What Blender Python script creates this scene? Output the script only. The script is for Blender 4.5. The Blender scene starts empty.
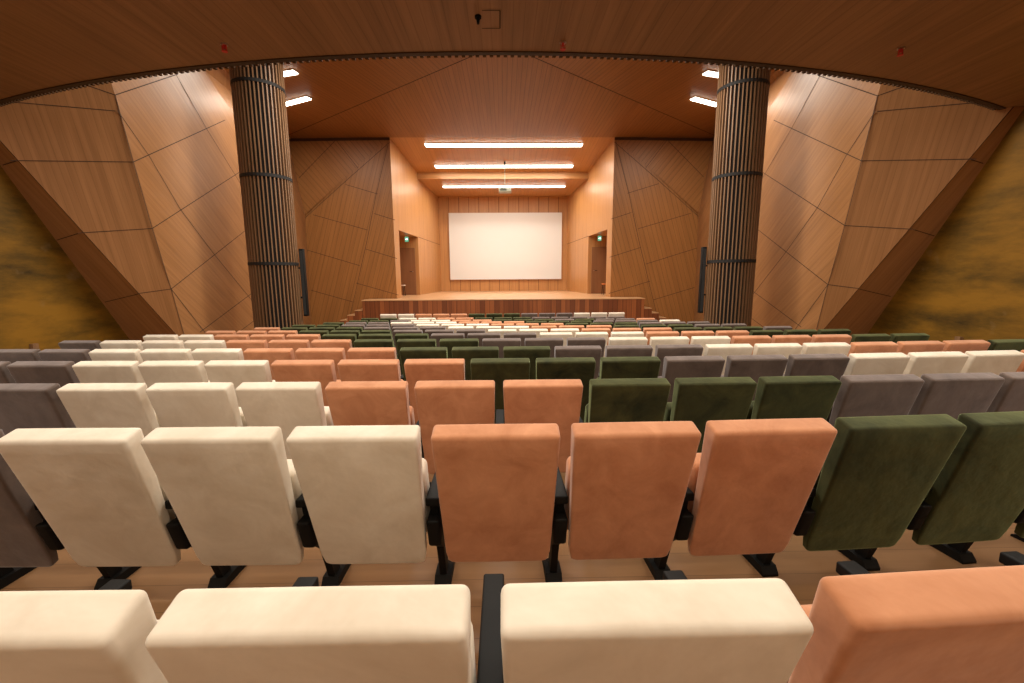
import bpy, bmesh, math, random
from mathutils import Vector, Matrix
random.seed(7)
S = bpy.context.scene
COL = S.collection
CZ = 1.53                                   # eye height above the floor of the second row

# ------------------------------------------------------------------ camera
F = 430.0
PITCH = math.atan(F / 2865.0)
YAW = math.radians(1.018)
ROLL = math.radians(-0.36)
fy = Vector((math.sin(YAW), math.cos(YAW), 0))
rt = Vector((math.cos(YAW), -math.sin(YAW), 0))
fw = (fy * math.cos(PITCH) + Vector((0, 0, -1)) * math.sin(PITCH)).normalized()
up = rt.cross(fw).normalized()
ex = rt * math.cos(ROLL) + up * math.sin(ROLL)
ey = up * math.cos(ROLL) - rt * math.sin(ROLL)
cam = bpy.data.cameras.new('camera')
cam.lens = F / 1024 * 36
cam.sensor_width = 36
cam.sensor_fit = 'HORIZONTAL'
cam.clip_start = 0.02
co = bpy.data.objects.new('camera', cam)
COL.objects.link(co)
M3 = Matrix((ex, ey, -fw)).transposed()
co.matrix_world = Matrix.Translation((0, 0, CZ)) @ M3.to_4x4()
S.camera = co
EYE = Vector((0, 0, CZ))

def ray(px, py):
    return (fw + ex * ((px - 512) / F) - ey * ((py - 341.5) / F))
def atX(px, py, X):
    d = ray(px, py); return EYE + d * (X / d.x)
def atY(px, py, Y):
    d = ray(px, py); return EYE + d * (Y / d.y)
def atZ(px, py, Z):
    d = ray(px, py); return EYE + d * ((Z - CZ) / d.z)
def plane(a, b, c):
    return (b - a).cross(c - a).normalized(), a
def hit(px, py, pl):
    n, a = pl; d = ray(px, py)
    return EYE + d * (n.dot(a - EYE) / n.dot(d))
def mir(p):
    return Vector((-p.x, p.y, p.z))

# ------------------------------------------------------------------ materials
def mat(name):
    m = bpy.data.materials.new(name); m.use_nodes = True
    nt = m.node_tree; nt.nodes.clear()
    out = nt.nodes.new('ShaderNodeOutputMaterial')
    b = nt.nodes.new('ShaderNodeBsdfPrincipled')
    nt.links.new(b.outputs[0], out.inputs[0])
    return m, nt, b
def plain(name, col, rough=.5, metal=0, spec=.5, noise=0):
    m, nt, b = mat(name)
    b.inputs['Base Color'].default_value = (*col, 1)
    b.inputs['Roughness'].default_value = rough
    b.inputs['Metallic'].default_value = metal
    b.inputs['Specular IOR Level'].default_value = spec
    if noise:
        tc = nt.nodes.new('ShaderNodeTexCoord')
        n = nt.nodes.new('ShaderNodeTexNoise'); n.inputs['Scale'].default_value = 30
        nt.links.new(tc.outputs['Object'], n.inputs['Vector'])
        r = nt.nodes.new('ShaderNodeValToRGB')
        r.color_ramp.elements[0].color = (*[c * (1 - noise) for c in col], 1)
        r.color_ramp.elements[1].color = (*[min(1, c * (1 + noise)) for c in col], 1)
        nt.links.new(n.outputs['Fac'], r.inputs['Fac'])
        nt.links.new(r.outputs['Color'], b.inputs['Base Color'])
    return m
def emis(name, col, st):
    m = bpy.data.materials.new(name); m.use_nodes = True
    nt = m.node_tree; nt.nodes.clear()
    out = nt.nodes.new('ShaderNodeOutputMaterial')
    e = nt.nodes.new('ShaderNodeEmission')
    e.inputs[0].default_value = (*col, 1); e.inputs[1].default_value = st
    nt.links.new(e.outputs[0], out.inputs[0])
    return m
def node(nt, t, **kw):
    n = nt.nodes.new(t)
    for k, v in kw.items():
        setattr(n, k, v)
    return n
def math_node(nt, op, a, b=None, clamp=False):
    n = node(nt, 'ShaderNodeMath', operation=op, use_clamp=clamp)
    for i, v in enumerate((a, b)):
        if v is None: continue
        if hasattr(v, 'links'): nt.links.new(v, n.inputs[i])
        else: n.inputs[i].default_value = v
    return n.outputs[0]
def wood(name, c_dark, c_light, line=.1, line_dark=.55, line_w=.05, rough=.42, streak=14, spec=.4, board_var=.0):
    """veneer: u runs along the grain, v across it, both in metres"""
    m, nt, b = mat(name)
    uv = node(nt, 'ShaderNodeUVMap', uv_map='UVMap')
    sep = node(nt, 'ShaderNodeSeparateXYZ'); nt.links.new(uv.outputs[0], sep.inputs[0])
    def streaks(su, sv, detail):
        cmb = node(nt, 'ShaderNodeCombineXYZ')
        nt.links.new(math_node(nt, 'MULTIPLY', sep.outputs[0], su), cmb.inputs[0])
        nt.links.new(math_node(nt, 'MULTIPLY', sep.outputs[1], sv), cmb.inputs[1])
        n = node(nt, 'ShaderNodeTexNoise'); n.inputs['Scale'].default_value = 1
        n.inputs['Detail'].default_value = detail; n.inputs['Roughness'].default_value = .6
        nt.links.new(cmb.outputs[0], n.inputs['Vector'])
        return n.outputs['Fac']
    a = streaks(.55, streak, 3); c = streaks(.25, streak * .22, 2)
    f = math_node(nt, 'ADD', math_node(nt, 'MULTIPLY', a, .6), math_node(nt, 'MULTIPLY', c, .4))
    if board_var:
        bd = math_node(nt, 'FLOOR', math_node(nt, 'DIVIDE', sep.outputs[1], line))
        wn = node(nt, 'ShaderNodeTexWhiteNoise', noise_dimensions='1D'); nt.links.new(bd, wn.inputs['W'])
        f = math_node(nt, 'ADD', f, math_node(nt, 'MULTIPLY', math_node(nt, 'SUBTRACT', wn.outputs[0], .5), board_var))
    r = node(nt, 'ShaderNodeValToRGB')
    r.color_ramp.elements[0].position = .32; r.color_ramp.elements[0].color = (*c_dark, 1)
    r.color_ramp.elements[1].position = .68; r.color_ramp.elements[1].color = (*c_light, 1)
    nt.links.new(f, r.inputs['Fac'])
    col = r.outputs['Color']
    if line:
        fr = math_node(nt, 'FRACT', math_node(nt, 'DIVIDE', sep.outputs[1], line))
        ln = math_node(nt, 'LESS_THAN', fr, line_w)
        mx = node(nt, 'ShaderNodeMix', data_type='RGBA', blend_type='MULTIPLY')
        nt.links.new(math_node(nt, 'MULTIPLY', ln, line_dark), mx.inputs['Factor'])
        nt.links.new(col, mx.inputs['A']); mx.inputs['B'].default_value = (.12, .08, .05, 1)
        col = mx.outputs['Result']
    nt.links.new(col, b.inputs['Base Color'])
    b.inputs['Roughness'].default_value = rough
    b.inputs['Specular IOR Level'].default_value = spec
    return m
def velvet(name, c_dark, c_light, sheen, sheen_col, scale=5):
    m, nt, b = mat(name)
    tc = node(nt, 'ShaderNodeTexCoord')
    oi = node(nt, 'ShaderNodeObjectInfo')
    off = node(nt, 'ShaderNodeVectorMath', operation='MULTIPLY_ADD')
    nt.links.new(oi.outputs['Random'], off.inputs[0])
    off.inputs[1].default_value = (37, 23, 11)
    nt.links.new(tc.outputs['Object'], off.inputs[2])
    n = node(nt, 'ShaderNodeTexNoise'); n.inputs['Scale'].default_value = scale
    n.inputs['Detail'].default_value = 5; n.inputs['Roughness'].default_value = .62
    n.inputs['Distortion'].default_value = .6
    nt.links.new(off.outputs[0], n.inputs['Vector'])
    r = node(nt, 'ShaderNodeValToRGB')
    r.color_ramp.elements[0].position = .3; r.color_ramp.elements[0].color = (*c_dark, 1)
    r.color_ramp.elements[1].position = .72; r.color_ramp.elements[1].color = (*c_light, 1)
    nt.links.new(n.outputs['Fac'], r.inputs['Fac'])
    nt.links.new(r.outputs['Color'], b.inputs['Base Color'])
    b.inputs['Roughness'].default_value = .85
    b.inputs['Specular IOR Level'].default_value = .15
    b.inputs['Sheen Weight'].default_value = sheen
    b.inputs['Sheen Roughness'].default_value = .45
    b.inputs['Sheen Tint'].default_value = (*sheen_col, 1)
    n2 = node(nt, 'ShaderNodeTexNoise'); n2.inputs['Scale'].default_value = 9
    n2.inputs['Detail'].default_value = 3
    nt.links.new(off.outputs[0], n2.inputs['Vector'])
    bp = node(nt, 'ShaderNodeBump'); bp.inputs['Strength'].default_value = .25
    bp.inputs['Distance'].default_value = .02
    nt.links.new(n2.outputs['Fac'], bp.inputs['Height'])
    nt.links.new(bp.outputs['Normal'], b.inputs['Normal'])
    return m

M = {}
M['veneer'] = wood('wall veneer', (.28, .125, .043), (.42, .198, .075), line=.09, line_dark=.22, line_w=.08, rough=.42)
M['veneer_panel'] = wood('stage wing veneer', (.27, .112, .030), (.38, .162, .046), line=.16, line_dark=.55, line_w=.07, rough=.42)
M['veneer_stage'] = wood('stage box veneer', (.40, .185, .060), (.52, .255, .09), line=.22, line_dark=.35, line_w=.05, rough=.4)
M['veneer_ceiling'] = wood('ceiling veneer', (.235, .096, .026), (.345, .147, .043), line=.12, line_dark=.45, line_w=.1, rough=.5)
M['veneer_soffit'] = wood('rear ceiling veneer', (.235, .120, .052), (.40, .208, .094), line=.11, line_dark=.22, line_w=.08, rough=.5)
M['stage_floor'] = wood('stage floorboards', (.50, .27, .13), (.62, .36, .18), line=.14, line_dark=.4, rough=.35)
M['floor'] = wood('hall floorboards', (.20, .10, .042), (.30, .16, .072), line=.18, line_dark=.5, line_w=.02, rough=.4, streak=9)
M['boards'] = wood('dark stage front boards', (.17, .05, .018), (.32, .10, .032), line=.17, line_dark=.75, line_w=.07, rough=.4, board_var=.5)
M['slat'] = wood('column slats', (.20, .105, .050), (.29, .16, .080), line=0, rough=.5)
M['joint'] = plain('dark panel joint', (.06, .026, .011), .8)
M['black'] = plain('black powder coat', (.007, .0065, .006), .6, spec=.15, noise=.2)
M['core'] = plain('black column core', (.012, .010, .009), .8)
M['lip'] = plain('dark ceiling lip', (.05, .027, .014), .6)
M['rib'] = plain('dark wooden rib', (.10, .055, .028), .8, spec=.1)  # one even dark brown for all the ribs
M['white'] = plain('white screen cloth', (.70, .70, .68), .9, spec=.1)
M['frame'] = plain('pale screen border', (.7, .68, .64), .6)
M['housing'] = plain('white lamp housing', (.8, .78, .74), .4)
M['grey_plastic'] = plain('grey plastic', (.32, .33, .26), .4)
M['lens'] = plain('dark glass lens', (.02, .02, .025), .1)
M['grey_dark'] = plain('charcoal mesh', (.03, .03, .03), .7)
M['red'] = plain('red plastic', (.65, .04, .03), .4)
M['orange_plastic'] = plain('orange plastic', (.75, .2, .04), .4)
M['pale'] = plain('pale laminate', (.62, .55, .45), .4)
M['door'] = wood('door veneer', (.20, .085, .032), (.28, .12, .048), line=0, rough=.45)
M['steel'] = plain('steel', (.6, .6, .58), .3, metal=1)
M['exit_green'] = emis('lit green sign', (.16, .5, .28), .7)
M['exit_white'] = emis('lit white symbol', (.9, 1, .92), 2.2)
M['diffuser'] = emis('lamp diffuser', (1.0, .9, .76), 9)
FAB = {
    'cream': velvet('cream velvet', (.65, .555, .435), (.81, .73, .61), .3, (1, .96, .9), 4),
    'terracotta': velvet('terracotta velvet', (.45, .185, .085), (.62, .29, .150), .5, (1, .84, .75), 6),
    'green': velvet('bottle green velvet', (.008, .008, .003), (.058, .056, .018), .5, (.72, .85, .42), 4.5),
    'grey': velvet('mauve grey velvet', (.085, .058, .045), (.155, .112, .090), .6, (.93, .9, .95), 5),
}
# mustard side wall with dark stains
def mustard():
    m, nt, b = mat('stained mustard plaster')
    tc = node(nt, 'ShaderNodeTexCoord')
    mp = node(nt, 'ShaderNodeMapping'); mp.inputs['Scale'].default_value = (1, .42, 1.5)
    nt.links.new(tc.outputs['Object'], mp.inputs['Vector'])
    n = node(nt, 'ShaderNodeTexNoise'); n.inputs['Scale'].default_value = 1.1
    n.inputs['Detail'].default_value = 9; n.inputs['Roughness'].default_value = .68
    nt.links.new(mp.outputs[0], n.inputs['Vector'])
    r = node(nt, 'ShaderNodeValToRGB')
    cr = r.color_ramp
    cr.elements[0].position = .33; cr.elements[0].color = (.045, .027, .005, 1)
    cr.elements[1].position = .62; cr.elements[1].color = (.29, .140, .012, 1)
    e = cr.elements.new(.46); e.color = (.15, .078, .008, 1)
    nt.links.new(n.outputs['Fac'], r.inputs['Fac'])
    n2 = node(nt, 'ShaderNodeTexNoise'); n2.inputs['Scale'].default_value = 2.2
    n2.inputs['Detail'].default_value = 4
    nt.links.new(tc.outputs['Object'], n2.inputs['Vector'])
    r2 = node(nt, 'ShaderNodeValToRGB')
    r2.color_ramp.elements[0].position = .66; r2.color_ramp.elements[0].color = (0, 0, 0, 1)
    r2.color_ramp.elements[1].position = .76; r2.color_ramp.elements[1].color = (1, 1, 1, 1)
    nt.links.new(n2.outputs['Fac'], r2.inputs['Fac'])
    mx = node(nt, 'ShaderNodeMix', data_type='RGBA')
    nt.links.new(math_node(nt, 'MULTIPLY', r2.outputs['Color'], .35), mx.inputs['Factor'])
    nt.links.new(r.outputs['Color'], mx.inputs['A']); mx.inputs['B'].default_value = (.3, .22, .12, 1)
    nt.links.new(mx.outputs['Result'], b.inputs['Base Color'])
    b.inputs['Roughness'].default_value = .6
    b.inputs['Specular IOR Level'].default_value = .3
    return m
M['mustard'] = mustard()

# ------------------------------------------------------------------ mesh helpers
class MB:
    def __init__(s): s.v = []; s.f = []; s.m = []; s.uv = []; s.mats = []; s.sm = []
    def mi(s, m):
        if m not in s.mats: s.mats.append(m)
        return s.mats.index(m)
    def poly(s, pts, m, grain=None, toward=None, smooth=False):
        pts = [Vector(p) for p in pts]
        n = Vector((0, 0, 0))
        for i in range(len(pts)):
            a, b = pts[i], pts[(i + 1) % len(pts)]
            n += a.cross(b)
        n.normalize()
        if toward is not None:
            c = sum(pts, Vector()) / len(pts)
            if n.dot(Vector(toward) - c) < 0: pts.reverse(); n = -n
        if grain is None:
            g = Vector((0, 0, 1)) if abs(n.z) < .8 else Vector((0, 1, 0))
        else: g = Vector(grain)
        g = (g - n * g.dot(n))
        if g.length < 1e-5: g = n.orthogonal()
        g.normalize(); h = n.cross(g)
        i0 = len(s.v); s.v += pts
        s.f.append(list(range(i0, i0 + len(pts)))); s.m.append(s.mi(m)); s.sm.append(smooth)
        s.uv.append([(p.dot(g), p.dot(h)) for p in pts])
        return n
    def box(s, x0, x1, y0, y1, z0, z1, m, grain=None, xf=None):
        c = [Vector((x, y, z)) for z in (z0, z1) for y in (y0, y1) for x in (x0, x1)]
        if xf is not None: c = [xf @ p for p in c]
        for q in ((0, 2, 3, 1), (4, 5, 7, 6), (0, 1, 5, 4), (2, 6, 7, 3), (0, 4, 6, 2), (1, 3, 7, 5)):
            s.poly([c[i] for i in q], m, grain)
    def prism(s, prof, a, b, axis, m, grain=None):
        """profile of 2-D points swept along an axis ('x': points are (y, z); 'y': (x, z); 'z': (x, y)) from a to b"""
        def P(p, t):
            return Vector({'x': (t, p[0], p[1]), 'y': (p[0], t, p[1]), 'z': (p[0], p[1], t)}[axis])
        ctr = sum((P(p, (a + b) / 2) for p in prof), Vector()) / len(prof)
        k = len(prof)
        for q in [[P(p, a) for p in prof], [P(p, b) for p in prof]] + [[P(prof[i], a), P(prof[(i + 1) % k], a), P(prof[(i + 1) % k], b), P(prof[i], b)] for i in range(k)]:
            c2 = sum(q, Vector()) / len(q)
            n = s.poly(q, m, grain)
            if n.dot(c2 - ctr) < 0:
                s.f[-1].reverse(); s.uv[-1].reverse()
    def cyl(s, p, q, r, m, seg=12, r2=None, caps=True):
        p = Vector(p); q = Vector(q); d = (q - p).normalized(); o = d.orthogonal().normalized(); w = d.cross(o)
        r2 = r if r2 is None else r2
        A = [p + (o * math.cos(t) + w * math.sin(t)) * r for t in [2 * math.pi * i / seg for i in range(seg)]]
        B = [q + (o * math.cos(t) + w * math.sin(t)) * r2 for t in [2 * math.pi * i / seg for i in range(seg)]]
        for i in range(seg):
            j = (i + 1) % seg
            s.poly([A[i], A[j], B[j], B[i]], m, d, smooth=False)
        if caps:
            s.poly(A[::-1], m, o); s.poly(B, m, o)
    def seam(s, a, b, n, w=.013, off=.004):
        a = Vector(a); b = Vector(b)
        d = (b - a).normalized(); t = n.cross(d).normalized() * (w / 2); o = n * off
        s.poly([a - t + o, b - t + o, b + t + o, a + t + o], M['joint'])
    def mesh(s, name):
        me = bpy.data.meshes.new(name)
        me.from_pydata([tuple(v) for v in s.v], [], s.f)
        for m in s.mats: me.materials.append(m)
        uvl = me.uv_layers.new(name='UVMap')
        for p, mi, uv, sm in zip(me.polygons, s.m, s.uv, s.sm):
            p.material_index = mi; p.use_smooth = sm
            for li, c in zip(p.loop_indices, uv): uvl.data[li].uv = c
        return me
    def build(s, name, parent=None):
        return link(name, s.mesh(name), parent)
def link(name, me, parent=None):
    o = bpy.data.objects.new(name, me); COL.objects.link(o)
    if parent is not None: o.parent = parent
    return o
def tag(o, label=None, cat=None, group=None, kind=None):
    if label: o['label'] = label
    if cat: o['category'] = cat
    if group: o['group'] = group
    if kind: o['kind'] = kind
    return o
def struct(mb, name, label=None):
    o = mb.build(name); o['kind'] = 'structure'
    if label: o['label'] = label; o['category'] = name.split('_')[0]
    return o
def empty(name, loc, label, cat, group=None, rz=0):
    o = bpy.data.objects.new(name, None); COL.objects.link(o)
    o.empty_display_size = .1
    o.location = loc; o.rotation_euler = (0, 0, rz)
    return tag(o, label, cat, group)
def rbox(hx, hy, hz, r, bulge=(0, 0, 0), n=4, xf=None):
    """padded box: rounded edges, softly bulging faces; returns verts, faces"""
    def axis(h):
        t = [-h, -h + r * .25, -h + r * .6, -h + r]
        inner = [(-h + r) + (2 * (h - r)) * i / n for i in range(1, n)]
        return t + inner + [-x for x in reversed(t)]
    ax = [axis(hx), axis(hy), axis(hz)]; H = (hx, hy, hz)
    V = []; idx = {}; Fs = []
    def vid(p):
        k = tuple(round(c, 6) for c in p)
        if k not in idx:
            inn = [max(-H[i] + r, min(H[i] - r, p[i])) for i in range(3)]
            d = Vector([p[i] - inn[i] for i in range(3)])
            q = Vector(inn) + (d.normalized() * r if d.length > 1e-9 else Vector())
            u = [q[i] / H[i] for i in range(3)]
            for i in range(3):
                j, k2 = (i + 1) % 3, (i + 2) % 3
                q[i] += bulge[i] * u[i] * (1 - u[j] ** 2) * (1 - u[k2] ** 2)
            idx[k] = len(V); V.append(q)
        return idx[k]
    for i in range(3):
        j, k2 = (i + 1) % 3, (i + 2) % 3
        for sgn in (-1, 1):
            for a in range(len(ax[j]) - 1):
                for b in range(len(ax[k2]) - 1):
                    q = []
                    for (aa, bb) in ((a, b), (a + 1, b), (a + 1, b + 1), (a, b + 1)):
                        p = [0, 0, 0]; p[i] = sgn * H[i]; p[j] = ax[j][aa]; p[k2] = ax[k2][bb]
                        q.append(vid(p))
                    if sgn < 0: q.reverse()
                    Fs.append(q)
    if xf is not None: V = [xf(v) for v in V]
    return V, Fs
def soft_mesh(name, VF, m):
    me = bpy.data.meshes.new(name)
    me.from_pydata([tuple(v) for v in VF[0]], [], VF[1])
    me.materials.append(m)
    for p in me.polygons: p.use_smooth = True
    return me

# ------------------------------------------------------------------ seating layout
PITCHX = .56
CURV = .00848                      # rows bow gently towards the stage at their ends
X0 = .0135
HR = [-.556, -.614, -.682, -.716, -.776, -.827, -.884, -.946, -1.004, -1.060, -1.113, -1.164, -1.199, -1.168]
def row_y(r): return .620 + 1.0019 * r - (.07 if r >= 3 else 0) - (.025 if r == 0 else .032 if r == 1 else 0)
def row_top(r): return CZ + HR[r]
def row_floor(r): return row_top(r) - .904
PAR = [-.09 if r % 2 == 0 else .41 for r in range(14)]
PAR[12] = .41; PAR[13] = -.09
SPAN = [(-2, 1), (-5, 3), (-6, 6), (-9, 8), (-10, 10), (-11, 9), (-10, 9), (-10, 8), (-9, 8), (-9, 7), (-8, 7), (-8, 6), (-8, 5), (-7, 6)]
EXTRA = {0: (-3, 2), 1: (-6, 4), 2: (-7, 7), 3: (-10, 9), 4: (-11, 11)}
NG = [4, 2, 1, -1, -2, -4, -5, -7, -8, -10, -11]
ORDER = ['green', 'grey', 'cream', 'terracotta']
G, Y_, C_, O_ = ORDER
OVER = {11: dict(zip(range(-8, 7), [G, G, Y_, C_, C_, O_, O_, G, G, G, Y_, G, Y_, Y_, O_])),
        12: dict(zip(range(-8, 6), [G, G, C_, C_, O_, O_, G, G, G, Y_, Y_, Y_, Y_, Y_])),
        13: dict(zip(range(-7, 7), [C_, C_, O_, O_, O_, G, G, G, Y_, Y_, Y_, C_, C_, C_])),
        10: {-8: G}}
def colour(r, n):
    if r in OVER and n in OVER[r]: return OVER[r][n]
    return ORDER[((n - NG[r]) // 3) % 4]

# ------------------------------------------------------------------ the seat
AL = math.radians(17)
def lean(x, t, s):
    """x across, t forward through the back's thickness, s down along the back from the rear top edge"""
    return Vector((x, s * math.sin(AL) + t * math.cos(AL), .904 - s * math.cos(AL) + t * math.sin(AL)))
def back_mesh(m):
    L, T, R = .708, .098, .042
    def xf(v):
        s = L / 2 - v.z
        k = min(max(s / L, 0), 1)
        half = .254 * (1 - .085 * k)
        if s > L - R:                                  # rounded lower corners
            q = min(s - (L - R), R)
            half -= R - math.sqrt(max(R * R - q * q, 0))
        t = (v.y + T / 2) * (1 - .68 * k)       # the padding thins towards the bottom
        return lean(v.x / .254 * half, t, s)
    return soft_mesh('backrest', rbox(.254, T / 2, L / 2, .016, (0, .008, .003), 14, xf), m)
def pan_mesh(m):
    def xf(v): return lean(v.x, v.y + .158, .455 - v.z)
    return soft_mesh('seat', rbox(.241, .055, .195, .03, (0, .008, .004), 4, xf), m)
def stand_meshes():
    arm = soft_mesh('armrest', rbox(.031, .22, .019, .007, (0, 0, .001), 3, lambda v: Vector((v.x, v.y + .37, v.z + .556))), M['black'])
    b = MB()
    b.prism([(.175, .54), (.36, .54), (.405, .26), (.445, .03), (.385, .03), (.31, .24), (.21, .33)], -.017, .017, 'x', M['black'])
    leg = b.mesh('leg')
    b = MB()
    b.prism([(.345, 0), (.535, 0), (.535, .012), (.46, .045), (.37, .045), (.345, .012)], -.041, .041, 'x', M['black'])
    foot = b.mesh('foot')
    h1 = rbox(.029, .10, .075, .014, (0, 0, 0), 2, lambda v: Vector((v.x, v.y + .252 - (v.z) * .3, v.z + .405)))
    hinge = soft_mesh('hinge_block', h1, M['black'])
    return arm, leg, foot, hinge
ARM, LEG, FOOT, HINGE = stand_meshes()
BACKS = {k: back_mesh(m) for k, m in FAB.items()}
PANS = {k: pan_mesh(m) for k, m in FAB.items()}
def make_seat(c):
    root = empty('auditorium_seat', (0, 0, 0), None, None)
    link('backrest', BACKS[c], root); link('seat', PANS[c], root)
    a = link('armrest', ARM, root); a.location.x = -PITCHX / 2
    l = link('leg', LEG, root); l.location.x = -PITCHX / 2
    link('foot', FOOT, l)
    h = link('hinge_block', HINGE, root); h.location.x = -PITCHX / 2
    return root
def dup(root):
    r = root.copy(); COL.objects.link(r)
    for ch in list(root.children):
        c = ch.copy(); COL.objects.link(c); c.parent = r
        for g in list(ch.children):
            d = g.copy(); COL.objects.link(d); d.parent = c
    return r
PROTO = {}
NUM = ['first', 'second', 'third', 'fourth', 'fifth', 'sixth', 'seventh', 'eighth', 'ninth', 'tenth', 'eleventh', 'twelfth',
       'thirteenth', 'fourteenth', 'fifteenth', 'sixteenth', 'seventeenth', 'eighteenth', 'nineteenth', 'twentieth', 'twenty-first']
ROWN = ['row nearest the camera', 'second row from the camera', 'third row from the camera', 'fourth row from the camera',
        'fifth row from the camera', 'sixth row from the camera', 'seventh row from the camera', 'seventh row from the stage',
        'sixth row from the stage', 'fifth row from the stage', 'fourth row from the stage', 'third row from the stage',
        'second row from the stage', 'front row by the stage']
WORD = {'cream': 'cream', 'terracotta': 'terracotta orange', 'green': 'dark green', 'grey': 'mauve grey'}
def place(r, n, label, group, last):
    c = colour(r, n)
    if c in PROTO: o = dup(PROTO[c])
    else: o = PROTO[c] = make_seat(c)
    X = (n + PAR[r] + .5) * PITCHX + X0
    o.location = (X, row_y(r) + CURV / 2 * X * X, row_floor(r))
    o.rotation_euler = (0, 0, CURV * X)
    e = {1: .012, 2: .002, 3: .003, 4: .0012}.get(r, 0)       # the near rows bend a little more towards the right end
    if X > 0: o.location.y += e * X * X; o.rotation_euler.z += 2 * e * X
    if r == 0 and n > 0: o.rotation_euler.z += .045; o.location.y += .012 + .025 * (n - 1); o.location.x += .012
    tag(o, label, 'seat', group)
    return o
seats = []
for r in range(14):
    a, b = SPAN[r]
    for n in range(a, b + 1):
        seats.append((r, n, '%s velvet seat, %s from the left in the %s' % (WORD[colour(r, n)], NUM[n - a], ROWN[r]), n == b and r not in EXTRA))
    for k, n in enumerate(EXTRA.get(r, ())):
        seats.append((r, n, '%s velvet seat just past the %s picture edge, %s' % (WORD[colour(r, n)], ('left', 'right')[k], ROWN[r]), k == 1))
ends = []
for r, n, lab, last in seats:
    o = place(r, n, lab, 'velvet auditorium seats, %s' % ROWN[r], last)
    if last: ends.append(o)
for o in ends:                                    # the last seat of a row also has an arm on its right
    a = link('armrest', ARM, o); a.location.x = PITCHX / 2
    l = link('leg', LEG, o); l.location.x = PITCHX / 2
    link('foot', FOOT, l)
    h = link('hinge_block', HINGE, o); h.location.x = PITCHX / 2

# ------------------------------------------------------------------ floor: one low step per row
WX = 8.4
YB = -5.5
fl = MB()
NX = 24
xs = [-WX + 2 * WX * i / NX for i in range(NX + 1)]
edges = [YB] + [row_y(r) - .1 for r in range(14)] + [24.8]
lev = [row_floor(0) + .066] + [row_floor(r) for r in range(14)]
STAGE_Y, STAGE_Z = 15.4, CZ - .782
def yc(i, x): return edges[i] + (CURV / 2 * x * x if 0 < i < 15 else 0)
for i in range(15):
    z = lev[i]
    for k in range(NX):
        x0, x1 = xs[k], xs[k + 1]
        fl.poly([(x0, yc(i, x0), z), (x1, yc(i, x1), z), (x1, yc(i + 1, x1), z), (x0, yc(i + 1, x0), z)], M['floor'], (1, 0, 0))
        if i < 14 and abs(lev[i + 1] - z) > 1e-4:
            fl.poly([(x0, yc(i + 1, x0), z), (x1, yc(i + 1, x1), z), (x1, yc(i + 1, x1), lev[i + 1]), (x0, yc(i + 1, x0), lev[i + 1])], M['floor'], (1, 0, 0), toward=(0, 30 if lev[i + 1] < z else -30, z))
struct(fl, 'floor')
FZ = lev[-1]

# ------------------------------------------------------------------ ceilings
CEIL = CZ + 4.97
SOF = CZ + 2.5
EDGE_Y, ER = 5.24, 19.0
def edge_pt(x, extra=0):
    rr = ER - extra
    return Vector((x * rr / ER, EDGE_Y + ER - math.sqrt(ER * ER - x * x) + extra * math.sqrt(1 - (x / ER) ** 2), 0))
sof = MB()
N = 60
ex_ = [-WX + 2 * WX * i / N for i in range(N + 1)]
for i in range(N):
    a, b = edge_pt(ex_[i]), edge_pt(ex_[i + 1])
    sof.poly([(ex_[i], YB, SOF), (ex_[i + 1], YB, SOF), (b.x, b.y, SOF), (a.x, a.y, SOF)], M['veneer_soffit'], (0, 1, 0), toward=EYE)
# hatch outline near the smoke detector
for q in (((482, 10), (500, 10)), ((500, 10), (500, 28)), ((482, 28), (500, 28))):
    sof.seam(atZ(*q[0], SOF), atZ(*q[1], SOF), Vector((0, 0, -1)), .012)
struct(sof, 'ceiling_rear')
lip = MB()
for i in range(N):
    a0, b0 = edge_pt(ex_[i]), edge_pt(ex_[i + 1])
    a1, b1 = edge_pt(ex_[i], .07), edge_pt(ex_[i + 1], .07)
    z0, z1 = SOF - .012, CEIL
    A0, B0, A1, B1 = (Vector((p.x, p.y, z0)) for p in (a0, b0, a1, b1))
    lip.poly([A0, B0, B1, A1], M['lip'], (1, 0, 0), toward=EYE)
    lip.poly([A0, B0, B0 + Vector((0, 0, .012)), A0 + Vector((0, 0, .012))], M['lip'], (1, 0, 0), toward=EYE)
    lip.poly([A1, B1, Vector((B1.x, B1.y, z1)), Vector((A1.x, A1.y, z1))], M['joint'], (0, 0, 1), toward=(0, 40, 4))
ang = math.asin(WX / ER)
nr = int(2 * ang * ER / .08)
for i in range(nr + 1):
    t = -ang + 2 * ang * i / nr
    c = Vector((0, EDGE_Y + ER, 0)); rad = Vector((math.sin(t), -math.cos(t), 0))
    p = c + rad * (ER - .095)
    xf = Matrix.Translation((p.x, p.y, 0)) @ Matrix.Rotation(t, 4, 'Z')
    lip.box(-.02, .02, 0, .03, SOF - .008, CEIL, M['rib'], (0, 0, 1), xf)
struct(lip, 'trim_1', 'slatted wooden fascia along the curved rear ceiling edge')

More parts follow.
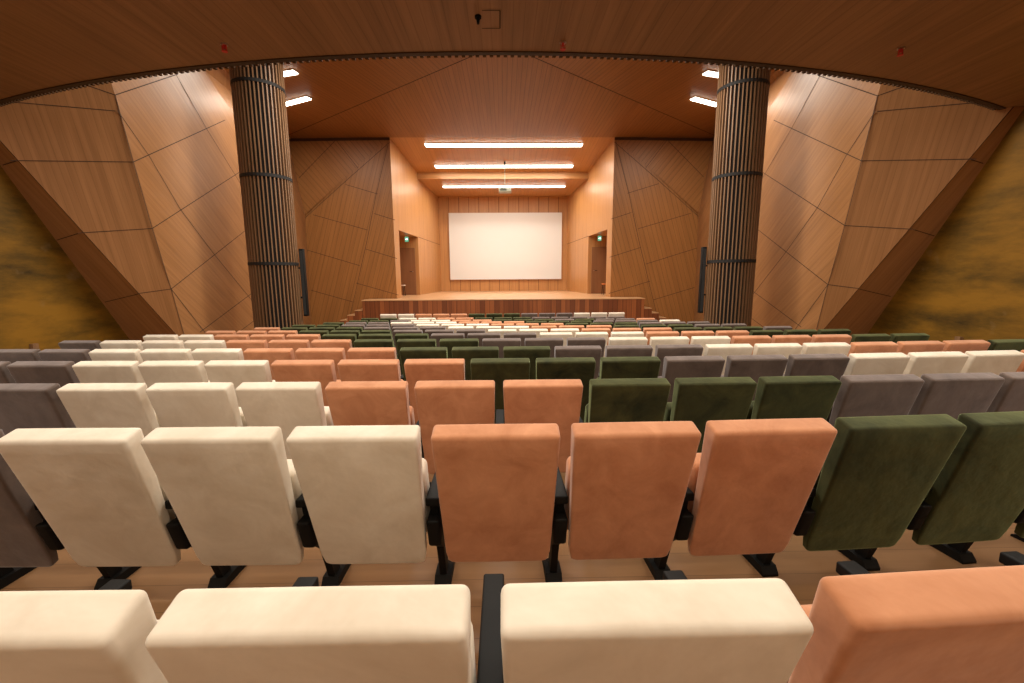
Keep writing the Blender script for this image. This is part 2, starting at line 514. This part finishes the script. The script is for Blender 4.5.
PAN_Y = 16.4                        # plane of the wings either side of the stage opening
BACK_Y = 24.5
XF, XB = 4.05, 3.55                 # half width of the stage opening, front and back
ceil = MB()
ca = atZ(479, 53, CEIL); cb = atZ(290.5, 134, CEIL)
cx = (Vector((abs(ca.x), ca.y, CEIL)), Vector((abs(cb.x), cb.y, CEIL)))
d_ = (cx[1] - cx[0]); t_ = (4.0 - cx[0].y) / d_.y; x_near = max(0, cx[0].x + d_.x * t_)
apexY = cx[0].y - cx[0].x * d_.y / d_.x
ap = Vector((0, max(apexY, 4.2), CEIL))
far = cx[0] + d_ * ((PAN_Y + .3 - cx[0].y) / d_.y)
ceil.poly([ap, mir(far), far], M['veneer_ceiling'], (0, 1, 0), toward=EYE)
for s in (-1, 1):
    P = lambda v: Vector((v[0] * s, v[1], v[2]))
    ceil.poly([P((0, 4, CEIL)), ap, P(far), P((9.6, PAN_Y + .3, CEIL)), P((9.6, 4, CEIL))], M['veneer_ceiling'], (-.35 * s, 1, 0), toward=EYE)
    ceil.seam(ap, P(far), Vector((0, 0, -1)), .03, .004)
struct(ceil, 'ceiling')

# ------------------------------------------------------------------ folded timber side walls (left measured, right mirrored)
PT = lambda *q: q
V5 = atX(184, 335, -6.7)
E_low = atY(312, 332, PAN_Y); E_mid = atY(305, 215, PAN_Y)
F2 = plane(V5, E_mid, E_low)
V1 = hit(115, 95, F2)
SIDE_X = 7.9
FS = plane(V5, atX(0, 165, -SIDE_X), atX(130, 340, -SIDE_X))
Pn = hit(0, 139, FS)
F1 = plane(V1, V5, Pn)
def side_wall(s, name):
    w = MB()
    T = (lambda p: Vector(p)) if s < 0 else (lambda p: mir(Vector(p)))
    IN = Vector((0, 8, 2.5))
    h1 = lambda x, y: T(hit(x, y, F1)); h2 = lambda x, y: T(hit(x, y, F2)); hs = lambda x, y: T(hit(x, y, FS))
    g1 = h1(171, 289) - h1(133, 162)
    v5b = T(hit(187.5, 347, F2))
    # facet towards the room
    fold_dir = Pn - V5
    A = V5 + fold_dir * ((SOF - .005 - V5.z) / fold_dir.z)
    def on1(y, z):
        n_, a_ = F1
        return T(Vector((a_.x - (n_.y * (y - a_.y) + n_.z * (z - a_.z)) / n_.x, y, z)))
    w.poly([h1(115, 95), h1(184, 335), h1(187.5, 347), T(A), h1(20, 62.2)], M['veneer'], g1, toward=IN)
    ta, tb = hit(20, 62.2, F1), hit(115, 95, F1)
    tc_, td = hit(98, 40, F2), Vector((ta.x - 2, ta.y + 1, CEIL + .05))
    w.poly([T(ta), T(tb), T(tc_)], M['veneer'], g1, toward=IN)
    w.poly([T(ta), T(tc_), T(td)], M['veneer'], g1, toward=IN)
    n1 = F1[0] if F1[0].dot(IN - V1) > 0 else -F1[0]
    n1 = n1 if s < 0 else mir(n1)
    for a, b in (((0, 101), (115.5, 111)), ((10, 160.5), (133, 162)), ((78, 233), (152, 228.5)), ((138, 293.5), (171, 289)), ((86, 85), (115, 95))):
        w.seam(h1(*a), h1(*b), n1)
    # shaded underside
    q1, q2 = atX(0, 165, -SIDE_X), atX(130, 340, -SIDE_X)
    qd = q1 - q2
    qa = q2 - qd * .06 + Vector((-.006, 0, 0)); qb = q2 + qd * ((SOF - .005 - q2.z) / qd.z) + Vector((-.006, 0, 0))
    w.poly([T(A), hs(187.5, 347), T(qa), T(qb)], M['veneer'], hs(182, 335) - hs(0, 139), toward=EYE)
    ns = FS[0] if FS[0].dot(EYE - V5) > 0 else -FS[0]
    ns = ns if s < 0 else mir(ns)
    for a, b in (((3, 165), (16, 161)), ((57, 240), (78, 233.5)), ((105, 302), (138, 294))):
        w.seam(hs(*a), hs(*b), ns)
    w.seam(T(A), hs(184, 343), ns, .02)
    # long facet running to the stage, cut by a diagonal fold
    g2 = h2(244, 187) - h2(176, 75)
    fold_a, fold_b = h2(203, 69), h2(238, 121)
    fold_top = h2(190, 49.7)
    low_far = T(atY(313, 345, PAN_Y)); mid_far = T(E_mid); low_pt = T(E_low)
    cut = T(hit(294.5, 205, F2))
    w.poly([h2(115, 95), h2(98, 40), fold_top, fold_a, fold_b, cut, mid_far, low_pt, low_far, v5b, h2(184, 335)], M['veneer'], g2, toward=IN)
    n2 = F2[0] if F2[0].dot(IN - V5) > 0 else -F2[0]
    n2 = n2 if s < 0 else mir(n2)
    for a, b in (((115, 95), (178, 74)), ((133, 162), (225, 120)), ((152, 228.5), (255, 162)), ((171, 289), (275, 207)), ((200, 332), (280, 272)), ((236, 334), (282, 300)),
                 ((171, 60), (176, 75)), ((176, 75), (206, 128)), ((206, 128), (243, 188)), ((243, 188), (290, 262)),
                 ((117, 110), (149, 156)), ((149, 156), (180, 209)), ((180, 209), (214.5, 255)), ((214.5, 255), (258, 308)), ((171, 289), (206, 334)),
                 ((115, 95), (133, 162)), ((133, 162), (152, 228.5)), ((152, 228.5), (171, 289)), ((171, 289), (184, 335))):
        w.seam(h2(*a), h2(*b), n2, .016)
    # upper facet, folded back under the ceiling towards the wing panel
    tl = T(atY(288, 139, PAN_Y)); tl2 = T(atY(296, 180, PAN_Y))
    up1 = T(atZ(225, 66, CEIL + .05)); up2 = T(atZ(287, 136.5, CEIL + .05))
    w.poly([fold_top, fold_a, fold_b, up2, up1], M['veneer'], g2, toward=IN)
    w.poly([fold_b, cut, mid_far, tl2, tl, up2], M['veneer'], g2, toward=IN)
    return struct(w, name)
side_wall(-1, 'wall_left_front')
side_wall(1, 'wall_right_front')

# mustard side walls, rear wall
for s, nm in ((-1, 'wall_left'), (1, 'wall_right')):
    b = MB(); X = SIDE_X * s
    b.poly([(X, YB, -1.2), (X, 11.5, -1.2), (X, 11.5, CEIL), (X, YB, CEIL)], M['mustard'], toward=EYE)
    struct(b, nm)
b = MB(); b.poly([(-WX, YB, -1), (WX, YB, -1), (WX, YB, CEIL), (-WX, YB, CEIL)], M['veneer_soffit'], toward=EYE)
struct(b, 'wall_rear')
for s in (-1, 1):
    bx = MB(); bx.box(-.045, .045, -.03, .03, -.06, .03, M['slat']); 
    p = atX(34 if s < 0 else 959, 345.5 if s < 0 else 338.5, (SIDE_X - .03) * s)
    o = bx.build('wall_socket'); o.location = p; o.rotation_euler = (0, 0, math.pi / 2)
    tag(o, 'small tan box low on the %s mustard wall behind the seats' % ('left' if s < 0 else 'right'), 'wall box', 'tan boxes on the mustard walls')

# ------------------------------------------------------------------ wing panels beside the stage
def wing(s, name):
    w = MB()
    T = (lambda p: Vector(p)) if s < 0 else (lambda p: mir(Vector(p)))
    P = lambda x, y: T(atY(x, y, PAN_Y))
    z0 = FZ - .05
    lowl = T(Vector((atY(312, 332, PAN_Y).x - .02, PAN_Y, z0)))
    inner = XF
    outline = [T(Vector((-inner, PAN_Y, z0))), T(Vector((-inner, PAN_Y, CEIL + .02))), P(288, 136.6), P(296, 180), P(305, 215), P(310, 270), P(312, 332), lowl]
    # split by the long diagonal so that the grain can turn across it
    d0, d1 = P(391, 141), P(304.8, 218)
    top = [T(Vector((-inner, PAN_Y, CEIL + .02))), P(288, 136.6), P(296, 180), P(304.8, 216), ]
    w.poly(top, M['veneer_panel'], P(336, 142) - P(358, 168), toward=EYE)
    w.poly([T(Vector((-inner, PAN_Y, CEIL + .02))), P(304.8, 215), P(308.3, 270), P(312, 332), lowl, T(Vector((-inner, PAN_Y, z0)))], M['veneer_panel'], P(389, 145) - P(352, 302), toward=EYE)
    n = Vector((0, -1, 0))
    for a, b in (((390, 142), (347, 180)), ((347, 180), (305, 218)), ((336, 140), (358, 168)), ((336, 140), (299, 178)),
                 ((388, 145), (376, 195)), ((376, 195), (367, 241)), ((367, 241), (356, 290)), ((356, 290), (348, 325)),
                 ((345.6, 184.5), (377.5, 194)), ((313, 214.7), (367.5, 230)), ((374, 213.5), (395, 220)), ((307, 250), (360, 265.7)),
                 ((365.5, 249), (397, 258.5)), ((310.5, 290), (353, 302)), ((356, 283), (398.5, 295))):
        w.seam(P(*a), P(*b), n, .016, .006)
    w.seam(T(Vector((-inner, PAN_Y, CEIL - .04))), P(288.5, 140), n, .1, .008)  # wide dark strip painted in for the shadow gap below the ceiling
    return struct(w, name)
wing(-1, 'wall_left_wing')
wing(1, 'wall_right_wing')

# ------------------------------------------------------------------ stage box
st_z = STAGE_Z
CF, CS, CB = CZ + 4.97, CZ + 4.62, CZ + 4.35        # stage ceiling: front, at the step, behind the step
SY = 20.1
sc = MB()
xa = lambda y: XF + (XB - XF) * (y - PAN_Y) / (BACK_Y - PAN_Y)
sc.poly([(-xa(PAN_Y), PAN_Y, CF), (xa(PAN_Y), PAN_Y, CF), (xa(SY), SY, CS), (-xa(SY), SY, CS)], M['veneer_stage'], (0, 1, 0), toward=(0, 18, 0))
sc.poly([(-xa(SY), SY, CS), (xa(SY), SY, CS), (xa(SY), SY, CB), (-xa(SY), SY, CB)], M['veneer_stage'], (1, 0, 0), toward=(0, 10, 0))
sc.poly([(-xa(SY), SY, CB), (xa(SY), SY, CB), (XB, BACK_Y, CB), (-XB, BACK_Y, CB)], M['veneer_stage'], (0, 1, 0), toward=(0, 22, 0))
struct(sc, 'ceiling_stage')
bw = MB()
bw.poly([(-XB, BACK_Y, st_z), (XB, BACK_Y, st_z), (XB, BACK_Y, CB), (-XB, BACK_Y, CB)], M['veneer_stage'], (0, 0, 1), toward=EYE)
for x in [-XB + .55 * i for i in range(1, 13)]:
    bw.seam((x, BACK_Y, st_z), (x, BACK_Y, CB), Vector((0, -1, 0)), .02)
struct(bw, 'wall_back')
DOORW = {}
def stage_side(s, name):
    w = MB()
    def Wp(y, z, off=0): return Vector((s * (xa(y) + off), y, z))
    dl = plane(Vector((-XF, PAN_Y, 0)), Vector((-XB, BACK_Y, 0)), Vector((-XF, PAN_Y, 3)))
    ya, yb = hit(401, 280, dl).y, hit(419.6, 280, dl).y
    zt = hit(401, 231, dl).z
    DOORW[s] = (ya, yb, zt)
    top = lambda y: CF + (CS - CF) * (y - PAN_Y) / (SY - PAN_Y) if y <= SY else CB
    IN = Vector((0, 20, 2))
    m = M['veneer_stage']
    w.poly([Wp(PAN_Y, st_z), Wp(ya, st_z), Wp(ya, top(ya)), Wp(PAN_Y, CF)], m, (0, 0, 1), toward=IN)
    w.poly([Wp(ya, zt), Wp(yb, zt), Wp(yb, top(yb)), Wp(ya, top(ya))], m, (0, 0, 1), toward=IN)
    w.poly([Wp(yb, st_z), Wp(SY, st_z), Wp(SY, CS), Wp(yb, top(yb))], m, (0, 0, 1), toward=IN)
    w.poly([Wp(SY, st_z), Wp(BACK_Y, st_z), Wp(BACK_Y, CB), Wp(SY, CB)], m, (0, 0, 1), toward=IN)
    w.poly([Wp(SY, CB), Wp(SY + .01, CB), Wp(SY + .01, CS), Wp(SY, CS)], m, (0, 0, 1), toward=IN)
    # niche behind the door opening
    D = 1.0
    w.poly([Wp(ya, st_z), Wp(ya, zt), Wp(ya, zt, D), Wp(ya, st_z, D)], m, (0, 0, 1), toward=Wp((ya + yb) / 2, 1.5, D / 2))
    w.poly([Wp(yb, st_z), Wp(yb, zt), Wp(yb, zt, D), Wp(yb, st_z, D)], m, (0, 0, 1), toward=Wp((ya + yb) / 2, 1.5, D / 2))
    w.poly([Wp(ya, zt), Wp(yb, zt), Wp(yb, zt, D), Wp(ya, zt, D)], m, (0, 1, 0), toward=Wp((ya + yb) / 2, 1.5, D / 2))
    w.poly([Wp(ya, st_z, D), Wp(yb, st_z, D), Wp(yb, zt, D), Wp(ya, zt, D)], M['door'], (0, 0, 1), toward=Wp((ya + yb) / 2, 1.5, D / 2))
    w.poly([Wp(ya, st_z), Wp(yb, st_z), Wp(yb, st_z, D), Wp(ya, st_z, D)], M['stage_floor'], (0, 1, 0), toward=Wp((ya + yb) / 2, 1.5, D / 2))
    n = Vector((-s, 0, 0))
    zj = zt
    for a, b in ((yb, BACK_Y),):
        w.seam(Wp(a, zj), Wp(b, zj), n, .02)
    for y in [yb + .35 + .75 * i for i in range(6)]:
        w.seam(Wp(y, st_z), Wp(y, min(top(y), CB)), n, .012)
    o = struct(w, name)
    # door leaf in the far jamb of the niche, handle as its part
    b = MB(); x0, x1 = s * (xa(yb) + .16), s * (xa(yb) + .92)
    if x0 > x1: x0, x1 = x1, x0
    b.box(x0, x1, yb - .06, yb - .005, st_z + .01, st_z + 2.1, M['door'], (0, 0, 1))
    dr = b.build('door_1' if s < 0 else 'door_2'); dr['kind'] = 'structure'
    b = MB(); hx = s * (xa(yb) + .28)
    b.cyl((hx, yb - .10, st_z + 1.05), (hx, yb - .06, st_z + 1.05), .012, M['steel'])
    b.box(min(hx, hx + s * .13), max(hx, hx + s * .13), yb - .115, yb - .095, st_z + 1.04, st_z + 1.06, M['black'])
    b.build('door_handle', dr)
    # running-man style exit lamp under the head of the opening
    ex0 = s * (xa(ya) + .16)
    e = empty('exit_sign', (ex0, ya + (yb - ya) * .72, zt), 'small green lit exit sign over the %s stage doorway' % ('left' if s < 0 else 'right'), 'exit sign', 'exit signs in the stage doorways')
    b = MB(); b.box(-.075, .075, -.02, .02, -.27, -.06, M['exit_green'])
    b.build('sign_panel', e)
    b = MB(); b.box(-.012, .012, -.01, .01, -.06, 0, M['grey_plastic']); b.build('bracket', e)
    b = MB()
    b.poly([(-.05, -.023, -.18), (.01, -.023, -.18), (.01, -.023, -.15), (-.05, -.023, -.15)], M['exit_white'], toward=(0, -5, 0))
    b.poly([(.01, -.023, -.215), (.055, -.023, -.165), (.01, -.023, -.115)], M['exit_white'], toward=(0, -5, 0))
    b.build('arrow_symbol', e)
stage_side(-1, 'wall_stage_left')
stage_side(1, 'wall_stage_right')
# small stools seen through the doorways
def stool(s, m, label):
    ya, yb, zt = DOORW[s]
    t = empty('stool', (s * (xa(ya) + .42), ya + (yb - ya) * .6, st_z + .003), label, 'stool')
    V = rbox(.17, .17, .02, .015, (0, 0, 0), 2, lambda v: Vector((v.x, v.y, v.z + .45)))
    link('seat', soft_mesh('seat', V, m), t)
    for a in (-1, 1):
        for b_ in (-1, 1):
            q = MB(); q.cyl((a * .15, b_ * .15, 0), (a * .12, b_ * .12, .432), .012, M['black'], 8); q.build('leg', t)
stool(-1, M['pale'], 'pale stool just inside the left stage doorway')
stool(1, M['orange_plastic'], 'orange stool just inside the right stage doorway')

# platform
SW = 5.04
b = MB()
b.box(-SW, SW, STAGE_Y, PAN_Y - .03, FZ, st_z - .03, M['boards'], (0, 0, 1))
sp = b.build('stage_platform'); tag(sp, 'raised stage with pale floor and dark reddish board front', 'stage')
b = MB()
b.box(-SW - .02, SW + .02, STAGE_Y - .02, PAN_Y - .03, st_z - .03, st_z, M['stage_floor'], (1, 0, 0))
b.poly([(-XF + .005, PAN_Y - .03, st_z), (XF - .005, PAN_Y - .03, st_z), (XB - .005, BACK_Y - .01, st_z), (-XB + .005, BACK_Y - .01, st_z)], M['stage_floor'], (1, 0, 0), toward=(0, 20, 5))
b.build('stage_floor', sp)
for s in (-1, 1):
    t = empty('stage_steps', (s * SW, STAGE_Y + .02, FZ), 'dark wooden steps climbing to the %s end of the stage' % ('left' if s < 0 else 'right'), 'steps', 'side steps to the stage')
    tops = [.39, .22, .04, -.15, -.36]
    for i, z in enumerate(tops):
        q = MB(); x0, x1 = s * (.02 + .27 * i), s * (.02 + .27 * (i + 1))
        q.box(min(x0, x1), max(x0, x1), 0, .9, 0, z - FZ - .025, M['boards'], (0, 0, 1)); o = q.build('riser_block', t)
        q = MB(); q.box(min(x0, x1), max(x0, x1), -.01, .9, z - FZ - .025, z - FZ, M['stage_floor'], (0, 1, 0)); q.build('tread', t)

# ------------------------------------------------------------------ projection screen, projector
sl, sr_ = atY(448.6, 213, BACK_Y - .12), atY(561.3, 279, BACK_Y - .12)
t = empty('projection_screen', ((sl.x + sr_.x) / 2, BACK_Y - .06, sr_.z), 'large blank white projection screen on the back wall of the stage', 'screen')
w_, h_ = (sr_.x - sl.x) / 2, sl.z - sr_.z
b = MB(); b.box(-w_ + .04, w_ - .04, -.06, -.05, .04, h_ - .04, M['white']); b.build('screen_surface', t)
b = MB()
for q in ((-w_, w_, 0, .05), (-w_, w_, h_ - .05, h_)): b.box(q[0], q[1], -.075, .06, q[2], q[3], M['frame'])
for q in ((-w_, -w_ + .05), (w_ - .05, w_)): b.box(q[0], q[1], -.075, .06, .05, h_ - .05, M['frame'])
b.build('screen_frame', t)
pj = atY(505, 190.5, 18.8)
pt = atY(505, 160.5, 18.8)
ctop = CF + (CS - CF) * (18.8 - PAN_Y) / (SY - PAN_Y)
t = empty('projector', (pj.x, 18.8, pj.z - .1), 'small pale projector hanging on a thin rod above the stage', 'projector')
V = rbox(.26, .2, .085, .03, (0, 0, 0), 3, lambda v: Vector((v.x, v.y, v.z + .1)))
link('body', soft_mesh('projector_body', V, M['grey_plastic']), t)
b = MB(); b.cyl((.1, .2, .1), (.1, .26, .1), .05, M['lens'], 16); b.build('lens', t)
b = MB()
for i in range(5): b.box(-.2, .06, -.206, -.2, .06 + i * .02, .07 + i * .02, M['black'])
b.build('vent_grille', t)
b = MB(); b.cyl((0, 0, .185), (0, 0, ctop - (pj.z - .1)), .014, M['grey_plastic'], 10)
b.build('mount_rod', t)
b = MB(); b.cyl((0, 0, ctop - (pj.z - .1) - .1), (0, 0, ctop - (pj.z - .1)), .04, M['black'], 12); b.build('ceiling_plate', t)

# ------------------------------------------------------------------ linear lamps
LAMPC = (1.0, .92, .80)
def area(name, loc, sx, sy, power, rot=(0, 0, 0), col=LAMPC, spread=math.pi):
    l = bpy.data.lights.new(name, 'AREA'); l.shape = 'RECTANGLE'; l.size = sx; l.size_y = sy
    l.energy = power; l.color = col; l.spread = spread
    o = bpy.data.objects.new(name, l); COL.objects.link(o); o.location = loc; o.rotation_euler = rot
    return o
def linear(a, b, power, label, group, pitch=0, w=.17):
    a = Vector(a); b = Vector(b); c = (a + b) / 2; d = b - a; L = d.length
    rz = math.atan2(d.y, d.x)
    t = empty('linear_lamp', c, label, 'lamp', group, rz)
    t.rotation_euler.x = pitch
    q = MB(); q.box(-L / 2 - .02, L / 2 + .02, -w / 2 - .015, w / 2 + .015, -.03, 0, M['housing']); q.build('housing', t)
    q = MB(); q.box(-L / 2, L / 2, -w / 2, w / 2, -.055, -.03, M['diffuser']); q.build('diffuser', t)
    area('lamp_light', c - Vector((0, 0, .07)), L, w, power, (0, 0, rz))
for i, (y, px, P) in enumerate(((17.0, (427, 582), 150), (19.25, (435.5, 573.5), 150), (21.6, (443, 566.5), 125))):
    z = (CF + (CS - CF) * (y - PAN_Y) / (SY - PAN_Y)) if y < SY else CB
    hw = 2.93
    linear((-hw + .05, y, z - (0 if y < SY else .008)), (hw + .05, y, z - (0 if y < SY else .008)), P, '%s of the three long lit strips across the stage ceiling' % ('front', 'middle', 'rearmost')[i], 'long lit strips over the stage', math.atan((CS - CF) / (SY - PAN_Y)) if y < SY else 0, .24)
for s in (-1, 1):
    sd = 'left' if s < 0 else 'right'
    linear((6.3 * s, 13.35, CEIL), (5.36 * s, 12.88, CEIL), 48, 'short slanted lit strip on the dark ceiling beside the %s column, farther one' % sd, 'short ceiling strips by the columns')
    linear((6.0 * s, 11.65, CEIL), (5.0 * s, 11.35, CEIL), 48, 'short lit strip on the dark ceiling peeking past the top of the %s column' % sd, 'short ceiling strips by the columns')
for s in (-1, 1):                                  # added unseen lights that brighten the top facets of the folded side walls
    p = Vector((V1.x - .45, V1.y - .1, V1.z + 1.25))
    q = Vector((V1.x - .7, V1.y - .35, V1.z + .3))
    if s > 0: p, q = mir(p), mir(q)
    o = area('facet_fill', p, .5, .1, 22)
    o.rotation_euler = (q - p).to_track_quat('-Z', 'Y').to_euler()
for y, P in ((6.9, 60), (9.6, 150)):
    for x in (-2.7, 0, 2.7):
        area('hall_lamp', (x, y, CEIL - .05), 2.2, 1.1, P)
for y, P in ((-2.4, 36), (.6, 29), (3.2, 43)):  # ceiling lamps; the warm row behind the camera is fill added for seat backs
    for x in (-6, -3, 0, 3, 6):
        area('rear_lamp_and_fill', (x, y, SOF - .02), 1.2, .15, P, col=(1.0, .80, .58) if y < 0 else LAMPC)

# ------------------------------------------------------------------ columns and line speakers
def column(s):
    X, Yc, R = 5.385 * s + .02, 10.3, .47
    sd = 'left' if s < 0 else 'right'
    z0 = row_floor(9) if True else 0
    t = empty('slatted_column', (X, Yc, z0), 'tall round column clad in vertical wooden slats, %s of the seating' % sd, 'column', 'slatted columns')
    H = CEIL - z0
    b = MB(); seg = 48
    for i in range(seg):
        a0, a1 = 2 * math.pi * i / seg, 2 * math.pi * (i + 1) / seg
        p = [Vector((R * math.cos(a), R * math.sin(a), z)) for z in (0, H) for a in (a0, a1)]
        b.poly([p[0], p[1], p[3], p[2]], M['core'])
    b.build('column_core', t)
    b = MB(); ns = 40
    for i in range(ns):
        a = 2 * math.pi * i / ns
        xf = Matrix.Rotation(a, 4, 'Z') @ Matrix.Translation((R, 0, 0))
        b.box(0, .05, -.012, .012, 0, H, M['slat'], (0, 0, 1), xf)
    b.build('slats', t)
    for py in (79, 174, 263.5):
        z = atY(259 if py < 100 else 269, py, Yc - .5).z - z0
        b = MB()
        for i in range(seg):
            a0, a1 = 2 * math.pi * i / seg, 2 * math.pi * (i + 1) / seg
            r0, r1 = R + .02, R + .056
            for (ra, za, rb, zb) in ((r1, z - .035, r1, z + .035), (r0, z - .035, r1, z - .035), (r1, z + .035, r0, z + .035)):
                q = [(ra, a0, za), (ra, a1, za), (rb, a1, zb), (rb, a0, zb)]
                b.poly([Vector((r * math.cos(a), r * math.sin(a), zz)) for r, a, zz in q], M['core'])
        b.build('band', t)
    # slim loudspeaker on the stage side of the column
    top, bot = atY(302, 249, 10.45), atY(304.5, 316, 10.45)
    sx = s * (5.385 - .475 - .045 - .075) + .02
    t2 = empty('line_speaker', (sx, Yc + .15, bot.z), 'slim black upright loudspeaker fixed beside the %s column' % sd, 'loudspeaker', 'slim loudspeakers by the columns')
    h = top.z - bot.z
    V = rbox(.048, .06, h / 2, .012, (0, 0, 0), 2, lambda v: Vector((v.x, v.y, v.z + h / 2)))
    link('speaker_cabinet', soft_mesh('speaker_cabinet', V, M['black']), t2)
    b = MB()
    b.box(-.036, .036, -.066, -.056, .04, h - .04, M['grey_dark'], (0, 0, 1))
    b.build('speaker_grille', t2)
    for f in (.28, .72):
        b = MB(); b.box(min(0, s * .2), max(0, s * .1), -.015, .015, h * f - .02, h * f + .02, M['black']); b.build('wall_bracket', t2)

column(-1); column(1)

# ------------------------------------------------------------------ things on the rear ceiling
def sprinkler(px, py, label):
    p = atZ(px, py - 2, SOF)
    t = empty('sprinkler', p, label, 'sprinkler', 'red sprinkler heads on the rear ceiling')
    b = MB(); b.cyl((0, 0, 0), (0, 0, -.012), .035, M['steel'], 16); b.build('escutcheon', t)
    b = MB(); b.cyl((0, 0, -.012), (0, 0, -.05), .013, M['red'], 10); b.box(-.025, -.018, -.006, .006, -.075, -.012, M['red']); b.box(.018, .025, -.006, .006, -.075, -.012, M['red']); b.build('frame', t)
    b = MB(); b.cyl((0, 0, -.072), (0, 0, -.078), .03, M['red'], 12); b.build('deflector', t)
sprinkler(224, 46, 'red sprinkler head on the rear ceiling above the left column')
sprinkler(563, 44, 'red sprinkler head on the rear ceiling just right of centre')
sprinkler(901, 50, 'red sprinkler head on the rear ceiling toward the right wall')
p = atZ(478, 16, SOF)
t = empty('smoke_detector', p, 'small dark detector on the rear ceiling near the hatch outline', 'detector')
b = MB(); b.cyl((0, 0, 0), (0, 0, -.02), .032, M['black'], 18); b.build('base', t)
b = MB(); b.cyl((0, 0, -.02), (0, 0, -.07), .018, M['black'], 12, .012); b.build('sensor_head', t)

# ------------------------------------------------------------------ world, view
w = bpy.data.worlds.new('world'); S.world = w; w.use_nodes = True
w.node_tree.nodes['Background'].inputs[0].default_value = (.9, .8, .7, 1)
w.node_tree.nodes['Background'].inputs[1].default_value = .0
S.view_settings.view_transform = 'Standard'
S.view_settings.look = 'None'
S.view_settings.exposure = 0.45
S.view_settings.gamma = 1
S.view_settings.use_curve_mapping = False
